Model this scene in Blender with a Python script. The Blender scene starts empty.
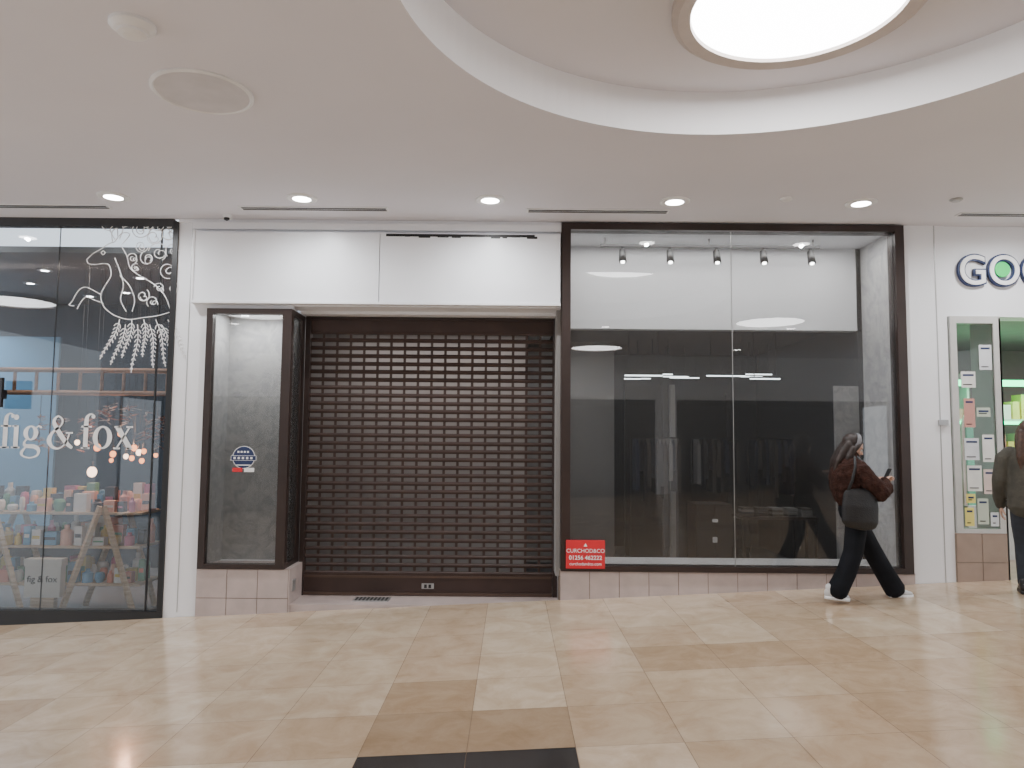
import bpy, math, random
from mathutils import Vector, Matrix
random.seed(7)
S=bpy.context.scene
COL=S.collection
# ------------------------------------------------------------------ materials
def nt(name):
    m=bpy.data.materials.new(name); m.use_nodes=True
    t=m.node_tree; t.nodes.clear()
    o=t.nodes.new('ShaderNodeOutputMaterial')
    return m,t,o
def mat(name,col,rough=.6,metal=0,var=.06,scale=6,bump=0,bscale=80,spec=.5,stretch=(1,1,1)):
    m,t,o=nt(name); N=t.nodes; L=t.links
    b=N.new('ShaderNodeBsdfPrincipled'); L.new(b.outputs[0],o.inputs[0])
    tc=N.new('ShaderNodeTexCoord'); mp=N.new('ShaderNodeMapping'); mp.inputs['Scale'].default_value=stretch
    L.new(tc.outputs['Object'],mp.inputs[0])
    n=N.new('ShaderNodeTexNoise'); n.inputs['Scale'].default_value=scale; n.inputs['Detail'].default_value=5
    L.new(mp.outputs[0],n.inputs['Vector'])
    r=N.new('ShaderNodeValToRGB')
    r.color_ramp.elements[0].position=.3; r.color_ramp.elements[1].position=.7
    r.color_ramp.elements[0].color=[max(0,c*(1-var)) for c in col]+[1]
    r.color_ramp.elements[1].color=[min(1,c*(1+var)) for c in col]+[1]
    L.new(n.outputs[0],r.inputs[0]); L.new(r.outputs[0],b.inputs['Base Color'])
    b.inputs['Roughness'].default_value=rough; b.inputs['Metallic'].default_value=metal
    b.inputs['Specular IOR Level'].default_value=spec
    if bump:
        n2=N.new('ShaderNodeTexNoise'); n2.inputs['Scale'].default_value=bscale
        L.new(mp.outputs[0],n2.inputs['Vector'])
        bp=N.new('ShaderNodeBump'); bp.inputs['Strength'].default_value=bump; bp.inputs['Distance'].default_value=.01
        L.new(n2.outputs[0],bp.inputs['Height']); L.new(bp.outputs[0],b.inputs['Normal'])
    return m
def emit(name,col,st):
    m,t,o=nt(name); e=t.nodes.new('ShaderNodeEmission')
    e.inputs[0].default_value=(*col,1); e.inputs[1].default_value=st
    t.links.new(e.outputs[0],o.inputs[0]); return m
def glass(name,tint=(.9,.92,.92),ior=1.5,haze=0,hcol=(.6,.6,.6)):
    m,t,o=nt(name); N=t.nodes; L=t.links
    f=N.new('ShaderNodeFresnel'); f.inputs[0].default_value=ior
    tr=N.new('ShaderNodeBsdfTransparent'); tr.inputs[0].default_value=(*tint,1)
    g=N.new('ShaderNodeBsdfGlossy'); g.inputs['Roughness'].default_value=.01
    g.inputs[0].default_value=(1,1,1,1)
    mx=N.new('ShaderNodeMixShader'); L.new(f.outputs[0],mx.inputs[0]); L.new(tr.outputs[0],mx.inputs[1]); L.new(g.outputs[0],mx.inputs[2])
    out=mx
    if haze:
        d=N.new('ShaderNodeBsdfDiffuse'); d.inputs[0].default_value=(*hcol,1)
        m2=N.new('ShaderNodeMixShader'); m2.inputs[0].default_value=haze
        L.new(mx.outputs[0],m2.inputs[1]); L.new(d.outputs[0],m2.inputs[2]); out=m2
    L.new(out.outputs[0],o.inputs[0]); return m
def marble(name,a,b,scale=3,rough=.5):
    m,t,o=nt(name); N=t.nodes; L=t.links
    p=N.new('ShaderNodeBsdfPrincipled'); L.new(p.outputs[0],o.inputs[0]); p.inputs['Roughness'].default_value=rough
    tc=N.new('ShaderNodeTexCoord'); n=N.new('ShaderNodeTexNoise'); n.inputs['Scale'].default_value=scale
    n.inputs['Detail'].default_value=8; n.inputs['Roughness'].default_value=.7; n.inputs['Distortion'].default_value=1.5
    L.new(tc.outputs['Object'],n.inputs['Vector']); r=N.new('ShaderNodeValToRGB')
    e=r.color_ramp.elements; e[0].position=.42; e[0].color=(*a,1); e[1].position=.56; e[1].color=(*b,1)
    L.new(n.outputs[0],r.inputs[0]); L.new(r.outputs[0],p.inputs['Base Color']); return m
def floormat():
    m,t,o=nt('travertine_tile'); N=t.nodes; L=t.links
    p=N.new('ShaderNodeBsdfPrincipled'); L.new(p.outputs[0],o.inputs[0])
    at=N.new('ShaderNodeAttribute'); at.attribute_name='tile'
    tc=N.new('ShaderNodeTexCoord')
    n=N.new('ShaderNodeTexNoise'); n.inputs['Scale'].default_value=3.2; n.inputs['Detail'].default_value=9; n.inputs['Roughness'].default_value=.68; n.inputs['Distortion'].default_value=.6
    L.new(tc.outputs['Object'],n.inputs['Vector'])
    r=N.new('ShaderNodeValToRGB'); e=r.color_ramp.elements
    e[0].position=.35; e[0].color=(.80,.74,.67,1); e[1].position=.62; e[1].color=(1.0,1.0,1.0,1)
    L.new(n.outputs[0],r.inputs[0])
    mx=N.new('ShaderNodeMixRGB'); mx.blend_type='MULTIPLY'; mx.inputs[0].default_value=1
    L.new(at.outputs['Color'],mx.inputs[1]); L.new(r.outputs[0],mx.inputs[2])
    L.new(mx.outputs[0],p.inputs['Base Color'])
    n2=N.new('ShaderNodeTexNoise'); n2.inputs['Scale'].default_value=1.3
    L.new(tc.outputs['Object'],n2.inputs['Vector'])
    mr=N.new('ShaderNodeMapRange'); mr.inputs[3].default_value=.08; mr.inputs[4].default_value=.24
    L.new(n2.outputs[0],mr.inputs[0]); L.new(mr.outputs[0],p.inputs['Roughness'])
    p.inputs['Specular IOR Level'].default_value=.75
    return m
WHITE=mat('white_paint',(.85,.855,.88),.5,var=.02,scale=2)
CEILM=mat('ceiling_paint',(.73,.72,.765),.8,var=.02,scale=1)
COVE=mat('recess_band_lit',(.95,.95,.97),.6,var=.01,scale=1)  # whiter than the ceiling: lamp light on the band put into its colour
PANEL=mat('sign_panel_white',(.88,.90,.94),.35,var=.02,scale=2)
BROWN=mat('brown_powdercoat',(.030,.018,.015),.38,var=.15,scale=4)
SHUT=mat('shutter_brown_metal',(.048,.028,.023),.42,.2,var=.15,scale=3)
SHUT2=mat('shutter_rail_bronze',(.10,.065,.05),.35,.4)
PLT=mat('plinth_tile',(.48,.40,.375),.4,var=.1,scale=5)
PLT2=mat('plinth_tile_brown',(.34,.25,.20),.4,var=.1,scale=5)
GROUT=mat('grout',(.22,.17,.13),.8)
BLACK=mat('black_plastic',(.012,.012,.013),.4,var=.1)
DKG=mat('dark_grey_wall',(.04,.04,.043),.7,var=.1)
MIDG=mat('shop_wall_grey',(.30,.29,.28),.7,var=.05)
GREYM=mat('brushed_grey_metal',(.45,.45,.45),.35,.6)
MARB=marble('marbled_wallpaper',(.46,.46,.47),(.62,.615,.61),3.5)
MARBD=marble('marbled_wallpaper_grey',(.32,.32,.33),(.42,.415,.41),5.5)
SLATE=mat('slate_blue_wall',(.045,.060,.078),.7,var=.1,scale=2)
BLUE=mat('blue_glow_wall',(.16,.30,.42),.6,var=.06,scale=1)  # blue glow at the left of the gift shop, painted as wall colour
WOOD=mat('pale_timber',(.62,.47,.33),.6,var=.25,scale=4,stretch=(1,1,12))
WOODD=mat('brown_timber',(.30,.17,.10),.6,var=.3,scale=4,stretch=(1,8,8))
GL=glass('clear_shop_glass',(.92,.93,.93),1.35)
GLR=glass('unit_window_glass',(.82,.83,.83),1.58,.025)
GLL=glass('display_window_glass',(.88,.89,.89),1.5,.03)
GLB=glass('gift_shop_glass',(.86,.89,.91),1.5,.010,(.5,.65,.8))
DECAL=mat('white_vinyl',(.85,.85,.85),.5)
LAMPW=emit('lamp_white',(1,.97,.95),25)
LAMPBIG=emit('lamp_disc',(1,.985,.99),16)
STRIP=emit('reflection_glow',(.9,.97,1),5)  # glow of the reflected lights in the big window
WARM=emit('warm_bulb',(1,.30,.10),5)
WARMW=emit('warm_white_bulb',(1,.62,.42),7)
GREEN=emit('green_led',(.03,1,.35),7)
def plain(n,c,r=.5): return mat(n,c,r,var=.06)
RED=plain('red_print',(.65,.02,.03)); NAVY=plain('navy_ink',(.015,.03,.10)); GRN=plain('green_dot',(.03,.65,.15))
# ------------------------------------------------------------------ mesh builder
class MB:
    def __init__(s,name): s.name=name; s.V=[]; s.F=[]; s.M=[]; s.mats=[]
    def mi(s,m):
        if m not in s.mats: s.mats.append(m)
        return s.mats.index(m)
    def raw(s,V,F,m):
        o=len(s.V); i=s.mi(m); s.V+= [tuple(v) for v in V]
        for f in F: s.F.append([o+a for a in f]); s.M.append(i)
    def box(s,x0,x1,y0,y1,z0,z1,m,mx=None):
        V=[Vector(v) for v in [(x0,y0,z0),(x1,y0,z0),(x1,y1,z0),(x0,y1,z0),(x0,y0,z1),(x1,y0,z1),(x1,y1,z1),(x0,y1,z1)]]
        if mx: V=[mx@v for v in V]
        s.raw(V,[(0,3,2,1),(4,5,6,7),(0,1,5,4),(1,2,6,5),(2,3,7,6),(3,0,4,7)],m); return s
    def prism(s,poly,y0,y1,m):   # poly in xz, extruded along y
        n=len(poly); V=[(x,y0,z) for x,z in poly]+[(x,y1,z) for x,z in poly]
        F=[list(range(n)),list(range(2*n-1,n-1,-1))]+[[i,i+n,(i+1)%n+n,(i+1)%n] for i in range(n)]
        s.raw(V,F,m); return s
    def lathe(s,c,prof,m,n=24,axis='z'):  # prof: (r,h)
        V=[];F=[]
        for r,h in prof:
            for k in range(n):
                a=2*math.pi*k/n; p=(r*math.cos(a),r*math.sin(a),h)
                if axis=='y': p=(p[0],p[2],p[1])
                V.append((c[0]+p[0],c[1]+p[1],c[2]+p[2]))
        for j in range(len(prof)-1):
            for k in range(n):
                F.append([j*n+k,j*n+(k+1)%n,(j+1)*n+(k+1)%n,(j+1)*n+k])
        if prof[0][0]>1e-4: F.append(list(range(n))[::-1])
        if prof[-1][0]>1e-4: F.append([(len(prof)-1)*n+k for k in range(n)])
        s.raw(V,F,m); return s
    def tube(s,P,R,m,side=(0,1,0),n=12,caps=True):
        P=[Vector(p) for p in P]; R=[(r,r) if not isinstance(r,tuple) else r for r in R]
        side=Vector(side)
        if caps:
            t0=(P[0]-P[1]).normalized(); t1=(P[-1]-P[-2]).normalized()
            r0=min(R[0]); r1=min(R[-1])
            P0=[P[0]+t0*r0*.8,P[0]+t0*r0*.55]; R0=[(R[0][0]*.25,R[0][1]*.25),(R[0][0]*.75,R[0][1]*.75)]
            P1=[P[-1]+t1*r1*.55,P[-1]+t1*r1*.8]; R1=[(R[-1][0]*.75,R[-1][1]*.75),(R[-1][0]*.25,R[-1][1]*.25)]
            P=P0+P+P1; R=R0+R+R1
        V=[];F=[]
        for i,p in enumerate(P):
            a=P[max(0,i-1)]; b=P[min(len(P)-1,i+1)]; t=(b-a).normalized()
            sv=side-side.dot(t)*t
            if sv.length<1e-3: sv=Vector((1,0,0))-t.x*t
            sv.normalize(); bv=t.cross(sv)
            for k in range(n):
                q=2*math.pi*k/n; V.append(p+sv*R[i][0]*math.cos(q)+bv*R[i][1]*math.sin(q))
        for j in range(len(P)-1):
            for k in range(n):
                F.append([j*n+k,j*n+(k+1)%n,(j+1)*n+(k+1)%n,(j+1)*n+k])
        F.append(list(range(n))[::-1]); F.append([(len(P)-1)*n+k for k in range(n)])
        s.raw(V,F,m); return s
    def ell(s,c,r,m,mx=None,n=20,k=12):
        V=[];F=[]
        for j in range(k+1):
            th=math.pi*j/k
            th=max(.02,min(math.pi-.02,th))
            for i in range(n):
                a=2*math.pi*i/n
                V.append(Vector((c[0]+r[0]*math.sin(th)*math.cos(a),c[1]+r[1]*math.sin(th)*math.sin(a),c[2]-r[2]*math.cos(th))))
        for j in range(k):
            for i in range(n): F.append([j*n+i,j*n+(i+1)%n,(j+1)*n+(i+1)%n,(j+1)*n+i])
        F.append(list(range(n))[::-1]); F.append([k*n+i for i in range(n)])
        if mx: V=[mx@v for v in V]
        s.raw(V,F,m); return s
    def done(s,parent=None,smooth=False,bevel=0,remesh=0,sm=0,xf=None):
        me=bpy.data.meshes.new(s.name); V=s.V
        if xf: V=[xf@Vector(v) for v in V]
        me.from_pydata(V,[],s.F)
        for m in s.mats: me.materials.append(m)
        me.polygons.foreach_set('material_index',s.M); me.update()
        o=bpy.data.objects.new(s.name,me); COL.objects.link(o)
        if parent: o.parent=parent
        if smooth:
            for p in me.polygons: p.use_smooth=True
        if bevel:
            b=o.modifiers.new('bevel','BEVEL'); b.width=bevel; b.segments=2; b.limit_method='ANGLE'
        if remesh:
            r=o.modifiers.new('remesh','REMESH'); r.mode='VOXEL'; r.voxel_size=remesh; r.use_smooth_shade=True
        if sm:
            q=o.modifiers.new('smooth','SMOOTH'); q.factor=.5; q.iterations=sm
        return o
def empty(name,loc=(0,0,0),rz=0):
    e=bpy.data.objects.new(name,None); e.location=loc; e.rotation_euler=(0,0,rz); COL.objects.link(e); e.empty_display_size=.2; return e
def text(name,s,x,z,y,size,m,ext=.003,off=0,parent=None,align='LEFT',sx=1):
    c=bpy.data.curves.new(name,'FONT'); c.body=s; c.size=size; c.extrude=ext; c.offset=off; c.align_x=align
    o=bpy.data.objects.new(name,c); COL.objects.link(o)
    bpy.context.view_layer.update()
    me=bpy.data.meshes.new_from_object(o.evaluated_get(bpy.context.evaluated_depsgraph_get()))
    bpy.data.objects.remove(o)
    me.transform(Matrix.Translation((x,y,z))@Matrix.Rotation(math.pi/2,4,'X')@Matrix.Diagonal((sx,1,1,1)))
    me.materials.clear(); me.materials.append(m)
    ob=bpy.data.objects.new(name,me); COL.objects.link(ob)
    if parent: ob.parent=parent
    return ob
def catmull(pts,n=6):
    out=[]; d=len(pts[0])
    for i in range(len(pts)-1):
        p0=pts[max(0,i-1)];p1=pts[i];p2=pts[i+1];p3=pts[min(len(pts)-1,i+2)]
        for k in range(n):
            t=k/n
            out.append(tuple(.5*((2*p1[a])+(-p0[a]+p2[a])*t+(2*p0[a]-5*p1[a]+4*p2[a]-p3[a])*t*t+(-p0[a]+3*p1[a]-3*p2[a]+p3[a])*t**3) for a in range(d)))
    out.append(pts[-1]); return out
FD=8.2
def fl(x): return .04+.0525*x
CZ=4.25
# ------------------------------------------------------------------ floor
def build_floor():
    tw,th=.62,.64; V=[];F=[];C=[]
    g=.0018
    x0=.38-tw*20
    nx=40; y0=4.35-th*15; ny=22
    rnd=random.Random(3)
    light=[(.575,.465,.345),(.59,.48,.355),(.565,.455,.335),(.60,.49,.365),(.57,.455,.335)]
    brown=[(.515,.40,.28),(.53,.41,.29),(.495,.38,.265)]
    for i in range(nx):
        for j in range(ny):
            xa=x0+i*tw; ya=y0+j*th; xb=xa+tw; yb=ya+th
            if ya>=FD: continue
            yb=min(yb,FD)
            c=rnd.choice(light); cx=(xa+xb)/2; cy=(ya+yb)/2
            pr=.12
            if cx>.4 and cy<7: pr=.55
            if cx>2: pr=.75
            if cx<-1: pr=.08
            if rnd.random()<pr: c=rnd.choice(brown)
            if cx>.9 and cy<6.2: c=tuple(a*b for a,b in zip(c,(.93,.90,.86)))
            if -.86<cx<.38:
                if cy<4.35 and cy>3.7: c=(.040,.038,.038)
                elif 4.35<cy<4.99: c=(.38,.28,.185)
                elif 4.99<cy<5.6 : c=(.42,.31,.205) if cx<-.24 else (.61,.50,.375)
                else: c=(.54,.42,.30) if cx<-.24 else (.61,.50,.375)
            k=.98+.04*rnd.random(); c=tuple(a*k for a in c)
            o=len(V)
            for (x,y) in ((xa+g,ya+g),(xb-g,ya+g),(xb-g,yb-g),(xa+g,yb-g)): V.append((x,y,fl(x)))
            F.append((o,o+1,o+2,o+3)); C+= [(*c,1)]*4
    o=len(V); X0,X1,Y0,Y1=x0,x0+nx*tw,y0,FD
    for (x,y) in ((X0,Y0),(X1,Y0),(X1,Y1),(X0,Y1)): V.append((x,y,fl(x)-.003))
    for (x,y) in ((X0,Y0),(X1,Y0),(X1,Y1),(X0,Y1)): V.append((x,y,fl(x)-.25))
    F+= [(o,o+1,o+2,o+3),(o+7,o+6,o+5,o+4),(o,o+4,o+5,o+1),(o+1,o+5,o+6,o+2),(o+2,o+6,o+7,o+3),(o+3,o+7,o+4,o)]
    C+= [(.26,.19,.14,1)]*24
    me=bpy.data.meshes.new('floor'); me.from_pydata(V,[],F)
    a=me.color_attributes.new('tile','FLOAT_COLOR','CORNER')
    for i,c in enumerate(C): a.data[i].color=c
    me.materials.append(floormat())
    ob=bpy.data.objects.new('floor',me); COL.objects.link(ob)
build_floor()
# ------------------------------------------------------------------ ceiling with round recess
RIM=mat('lamp_rim_beige',(.50,.44,.40),.5)
def disc_lamp(lx,ly,lz,r):
    b=MB('ceiling_lamp_disc')
    b.lathe((lx,ly,lz),[(r+.125,.0),(r+.125,-.05),(r+.085,-.075),(r+.005,-.06),(r,-.03)],RIM,64)
    b.lathe((lx,ly,lz),[(r,-.035),(r*.5,-.045),(.0001,-.05)],LAMPBIG,64)
    b.done()
def build_ceiling():
    cx,cy,R,H=1.5,3.58,2.18,.35
    X0,X1,Y0,Y1=-12,12,-5.2,FD+.02
    angs=sorted([2*math.pi*k/120 for k in range(120)]+[math.atan2(y-cy,x-cx)%(2*math.pi) for x in(X0,X1) for y in(Y0,Y1)])
    V=[];F=[];G=[];n=len(angs)
    for a in angs:
        c,s=math.cos(a),math.sin(a)
        ts=[]
        if c>1e-9: ts.append((X1-cx)/c)
        if c<-1e-9: ts.append((X0-cx)/c)
        if s>1e-9: ts.append((Y1-cy)/s)
        if s<-1e-9: ts.append((Y0-cy)/s)
        t=min(ts)
        V+= [(cx+t*c,cy+t*s,CZ),(cx+R*c,cy+R*s,CZ),(cx+R*c,cy+R*s,CZ+H),(cx+R*c*.5,cy+R*s*.5,CZ+H+.03),(cx+t*c,cy+t*s,CZ+.6)]
    for i in range(n):
        j=(i+1)%n
        F+= [(5*i,5*j,5*j+1,5*i+1),(5*i+2,5*j+2,5*j+3,5*i+3),(5*i,5*i+4,5*j+4,5*j)]
        G.append((5*i+1,5*j+1,5*j+2,5*i+2))
    F.append([5*i+3 for i in range(n)]); F.append([5*i+4 for i in range(n)][::-1])
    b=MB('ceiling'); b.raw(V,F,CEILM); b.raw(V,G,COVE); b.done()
    disc_lamp(1.81,4.55,CZ+H+.028,.665)
build_ceiling()
for (x,y) in ((-5.0,2.0),(-1.6,-.6),(5.2,1.6),(-5.0,-2.8),(2.2,-2.8),(8.4,3.4),(-9,3.2)): disc_lamp(x,y,CZ,.66)  # extra lamps out of view, added to brighten the mall
def spot(name,loc,e,ang=120,rad=.06,col=(1,.96,.93),parent=None,rot=(0,0,0),blend=.6):
    l=bpy.data.lights.new(name,'SPOT'); l.energy=e; l.spot_size=math.radians(ang); l.spot_blend=blend; l.shadow_soft_size=rad; l.color=col
    o=bpy.data.objects.new(name,l); o.location=loc; o.rotation_euler=rot; COL.objects.link(o)
    if parent: o.parent=parent
    return o
def area(name,loc,sx,sy,e,col=(1,1,1),rot=(0,0,0)):
    l=bpy.data.lights.new(name,'AREA'); l.shape='RECTANGLE'; l.size=sx; l.size_y=sy; l.energy=e; l.color=col
    o=bpy.data.objects.new(name,l); o.location=loc; o.rotation_euler=rot; COL.objects.link(o); return o
TRIMW=mat('white_trim_plastic',(.8,.8,.8),.4)
for i,x in enumerate((-7.9,-6.0,-4.10,-2.17,-.24,1.65,3.56,5.45,7.3)):
    e=empty('downlight',(x,7.42,CZ))
    b=MB('bezel'); b.lathe((0,0,0),[(.155,.0),(.155,-.008),(.14,-.016),(.125,-.014)],TRIMW,32)
    b.lathe((0,0,0),[(.125,-.012),(.06,-.016),(.0001,-.018)],LAMPW,32); b.done(e)
    spot('beam',(0,0,-.03),125,172,.025,parent=e,blend=1,col=(.96,.98,1))
for x in (-6,-2,2,6):
    for y in (.6,-3.2):
        e=empty('downlight',(x,y,CZ))
        b=MB('bezel'); b.lathe((0,0,0),[(.155,.0),(.155,-.008),(.14,-.016),(.125,-.014)],TRIMW,24)
        b.lathe((0,0,0),[(.125,-.012),(.06,-.016),(.0001,-.018)],LAMPW,24); b.done(e)
# speaker, detector, small fittings
b=MB('ceiling_speaker'); SPK=mat('speaker_grille',(.66,.64,.66),.7,bump=.4,bscale=300)
b.lathe((-2.22,5.10,CZ),[(.345,0),(.345,-.012),(.325,-.02),(.315,-.012)],TRIMW,48); b.lathe((-2.22,5.10,CZ),[(.315,-.012),(.0001,-.014)],SPK,48); b.done()
b=MB('smoke_detector'); b.lathe((-2.28,4.24,CZ),[(.13,0),(.13,-.02),(.10,-.045),(.085,-.05),(.08,-.065),(.05,-.075),(.0001,-.077)],TRIMW,32)
b.done(smooth=False)
for (x,y) in ((2.75,7.30),(4.45,7.28)):
    b=MB('smoke_detector'); b.lathe((x,y,CZ),[(.06,0),(.06,-.012),(.04,-.025),(.0001,-.03)],GREYM if x>4 else TRIMW,24); b.done()
for xa,xb in ((-6.2,-4.32),(-2.92,-1.34),(.14,1.66),(4.75,6.3)):
    b=MB('ceiling_air_grille'); y=7.75
    b.box(xa,xb,y-.06,y+.06,CZ-.012,CZ+.002,TRIMW)
    b.box(xa+.02,xb-.02,y-.045,y-.008,CZ-.014,CZ-.004,BLACK); b.box(xa+.02,xb-.02,y+.008,y+.045,CZ-.014,CZ-.004,BLACK); b.done()
b=MB('motion_sensor'); b.box(-3.2,-3.12,7.98,8.06,CZ-.04,CZ,TRIMW); b.lathe((-3.16,8.0,CZ-.04),[(.03,0),(.03,-.02),(.0001,-.035)],BLACK,16); b.done()
# ------------------------------------------------------------------ front walls
b=MB('wall_front')
b.box(-3.77,-3.40,FD,FD+.35,-.5,CZ+.05,WHITE)        # pier left
b.box(4.38,4.86,FD,FD+.35,-.1,CZ+.05,WHITE)          # pier right
b.box(-3.40,.54,FD,FD+.3,3.27,CZ+.05,WHITE)          # header above door
b.box(-2.46,.54,FD+.3,FD+.75,3.235,3.36,WHITE)       # soffit over shutter
b.box(4.86,12,FD+.02,FD+.3,3.22,CZ+.05,WHITE)        # header neighbour right
b.box(4.375,4.385,FD-.004,FD,.3,CZ,GREYM); b.box(4.74,4.75,FD-.004,FD,.2,CZ,GREYM)
b.box(-3.62,-3.612,FD-.004,FD,-.1,CZ,GREYM)
b.done()
b=MB('trim_1')
b.box(-3.60,.54,FD-.05,FD,4.13,4.21,WHITE); b.box(-3.77,.54,FD-.02,FD,4.21,CZ,WHITE); b.done(bevel=.004)
# fascia sign panel
b=MB('fascia_sign_panel')
b.box(-3.55,-1.49,FD-.09,FD-.0,3.31,4.09,PANEL); b.box(-1.482,.525,FD-.09,FD-.0,3.31,4.09,PANEL)
b.box(-3.57,.53,FD-.10,FD,3.28,3.31,WHITE); b.box(-3.57,-3.545,FD-.10,FD,3.31,4.10,WHITE)
b.box(-1.42,.24,FD-.093,FD-.08,4.05,4.08,BLACK)
rr=random.Random(2)
x=-1.40
while x<.22:
    w=.05+.12*rr.random(); b.box(x,x+w,FD-.094,FD-.08,4.03+.02*rr.random(),4.06,BLACK); x+=w+.02+.1*rr.random()
b.done(bevel=.003)
# ------------------------------------------------------------------ plinths
def plinth(name,xa,xb,ztop,y0,y1,m,step=.31,right_side=False):
    b=MB(name)
    b.prism([(xa,fl(xa)-.05),(xb,fl(xb)-.05),(xb,ztop-.004),(xa,ztop-.004)],y0+.006,y1,GROUT)
    n=max(1,round((xb-xa)/step)); w=(xb-xa)/n; g=.004
    for i in range(n):
        a=xa+i*w+g; c=xa+(i+1)*w-g
        if ztop-fl((a+c)/2)>.33:
            mid=ztop-.31
            b.prism([(a,mid+g),(c,mid+g),(c,ztop),(a,ztop)],y0,y0+.01,m)
            b.prism([(a,fl(a)),(c,fl(c)),(c,mid-g),(a,mid-g)],y0,y0+.01,m)
        else: b.prism([(a,fl(a)),(c,fl(c)),(c,ztop),(a,ztop)],y0,y0+.01,m)
    b.box(xa,xb+(.012 if right_side else 0),y0+.0,y1,ztop-.003,ztop+.004,m)
    if right_side:
        ya=y0
        while ya<y1-.02:
            yb=min(ya+.31,y1); b.box(xb+.001,xb+.012,ya+.003,yb-.003,fl(xb)-.1,ztop-.004,m); ya=yb
        b.box(xb+.012,xb+.024,y0+.1,y0+.2,.12,.24,GREYM)
    return b.done()
plinth('trim_2',-3.41,-2.41,.371,FD-.03,FD+.5,PLT,right_side=True)
plinth('trim_3',.54,4.40,.38,FD-.03,FD+.3,PLT)
plinth('trim_4',4.86,5.42,.82,FD-.03,FD+.3,PLT2,.28)
b=MB('floor_entrance'); b.box(-2.40,.54,FD,9.3,-.3,-.005,PLT); b.done()
b=MB('floor_vent'); b.box(-1.75,-1.35,8.36,8.56,-.005,.006,GREYM)
for k in range(9): b.box(-1.73+k*.042,-1.71+k*.042,8.38,8.54,.006,.009,BLACK)
b.done()
# ------------------------------------------------------------------ frames
b=MB('window_1')   # big window
x0,x1,z0,z1=.545,4.375,.385,4.235; w=.10
for a in ((x0,x0+w,z0,z1),(x1-w,x1,z0,z1),(x0+w,x1-w,z0,z0+.055),(x0+w,x1-w,z1-.075,z1)):
    b.box(a[0],a[1],FD-.06,FD+.12,a[2],a[3],BROWN)
b.box(x0+w,2.452,FD,FD+.01,z0+.05,z1-.07,GLR); b.box(2.458,x1-w,FD,FD+.01,z0+.05,z1-.07,GLR)
b.box(2.452,2.458,FD-.001,FD+.011,z0+.05,z1-.07,GREYM)
b.done()
b=MB('window_2')   # small left display window with return
x0,x1,z0,z1=-3.40,-2.455,.375,3.23
for a in ((x0,x0+.07,z0,z1),(x1-.10,x1,z0,z1),(x0+.07,x1-.1,z0,z0+.05),(x0+.07,x1-.1,z1-.06,z1)):
    b.box(a[0],a[1],FD-.05,FD+.04,a[2],a[3],BROWN)
b.box(x0,x1,FD,FD+.06,z1,3.27,WHITE)
b.box(x0+.07,x1-.10,FD,FD+.01,z0+.05,z1-.06,GLL)
b.box(x1-.05,x1,FD+.38,FD+.5,z0,z1,BROWN); b.box(x1-.05,x1,FD+.04,FD+.38,z0,z0+.05,BROWN); b.box(x1-.05,x1,FD+.04,FD+.38,z1-.06,z1,BROWN)
b.box(x1-.03,x1-.02,FD+.04,FD+.38,z0+.05,z1-.06,GLL)
b.done()
b=MB('wall_display'); b.box(-3.40,-2.50,FD+.62,FD+.70,.3,3.3,MARBD); b.box(-3.40,-2.50,FD+.06,FD+.7,3.24,3.27,WHITE); b.box(-3.40,-2.50,FD+.05,FD+.62,.33,.37,WHITE)
b.box(-3.42,-3.39,FD+.05,FD+.7,.3,3.3,MARBD); b.done()
e=empty('display_spotlight',(-3.1,FD+.3,3.24)); b=MB('can'); b.lathe((0,0,0),[(.04,0),(.04,-.05),(.03,-.05)],GREYM,20); b.lathe((0,0,0),[(.03,-.048),(.0001,-.05)],LAMPW,20); b.done(e)
spot('beam',(0,0,-.07),12,175,.03,parent=e,blend=1)
area('display_light_panel',(-2.95,FD+.3,3.22),.7,.3,16)
b=MB('window_sticker')
y=FD-.002
b.lathe((-2.95,y,1.58),[(.125,-.001),(.125,.001)],DECAL,28,axis='y')
b.lathe((-2.95,y-.002,1.58),[(.118,-.001),(.118,.001)],NAVY,28,axis='y')
b.box(-3.09,-2.81,y-.005,y-.003,1.545,1.60,DECAL); b.box(-3.085,-2.815,y-.006,y-.004,1.549,1.596,NAVY)
for k in range(5): b.box(-3.06+k*.046,-3.035+k*.046,y-.008,y-.006,1.56,1.584,DECAL)
for k in range(4): b.box(-3.02+k*.035,-2.998+k*.035,y-.004,y-.002,1.63,1.65,DECAL)
b.box(-3.07,-2.96,y-.004,y,1.42,1.465,RED); b.box(-2.94,-2.83,y-.004,y,1.42,1.465,DECAL); b.box(-3.03,-2.87,y-.006,y-.003,1.49,1.50,DECAL)
b.done()
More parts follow.
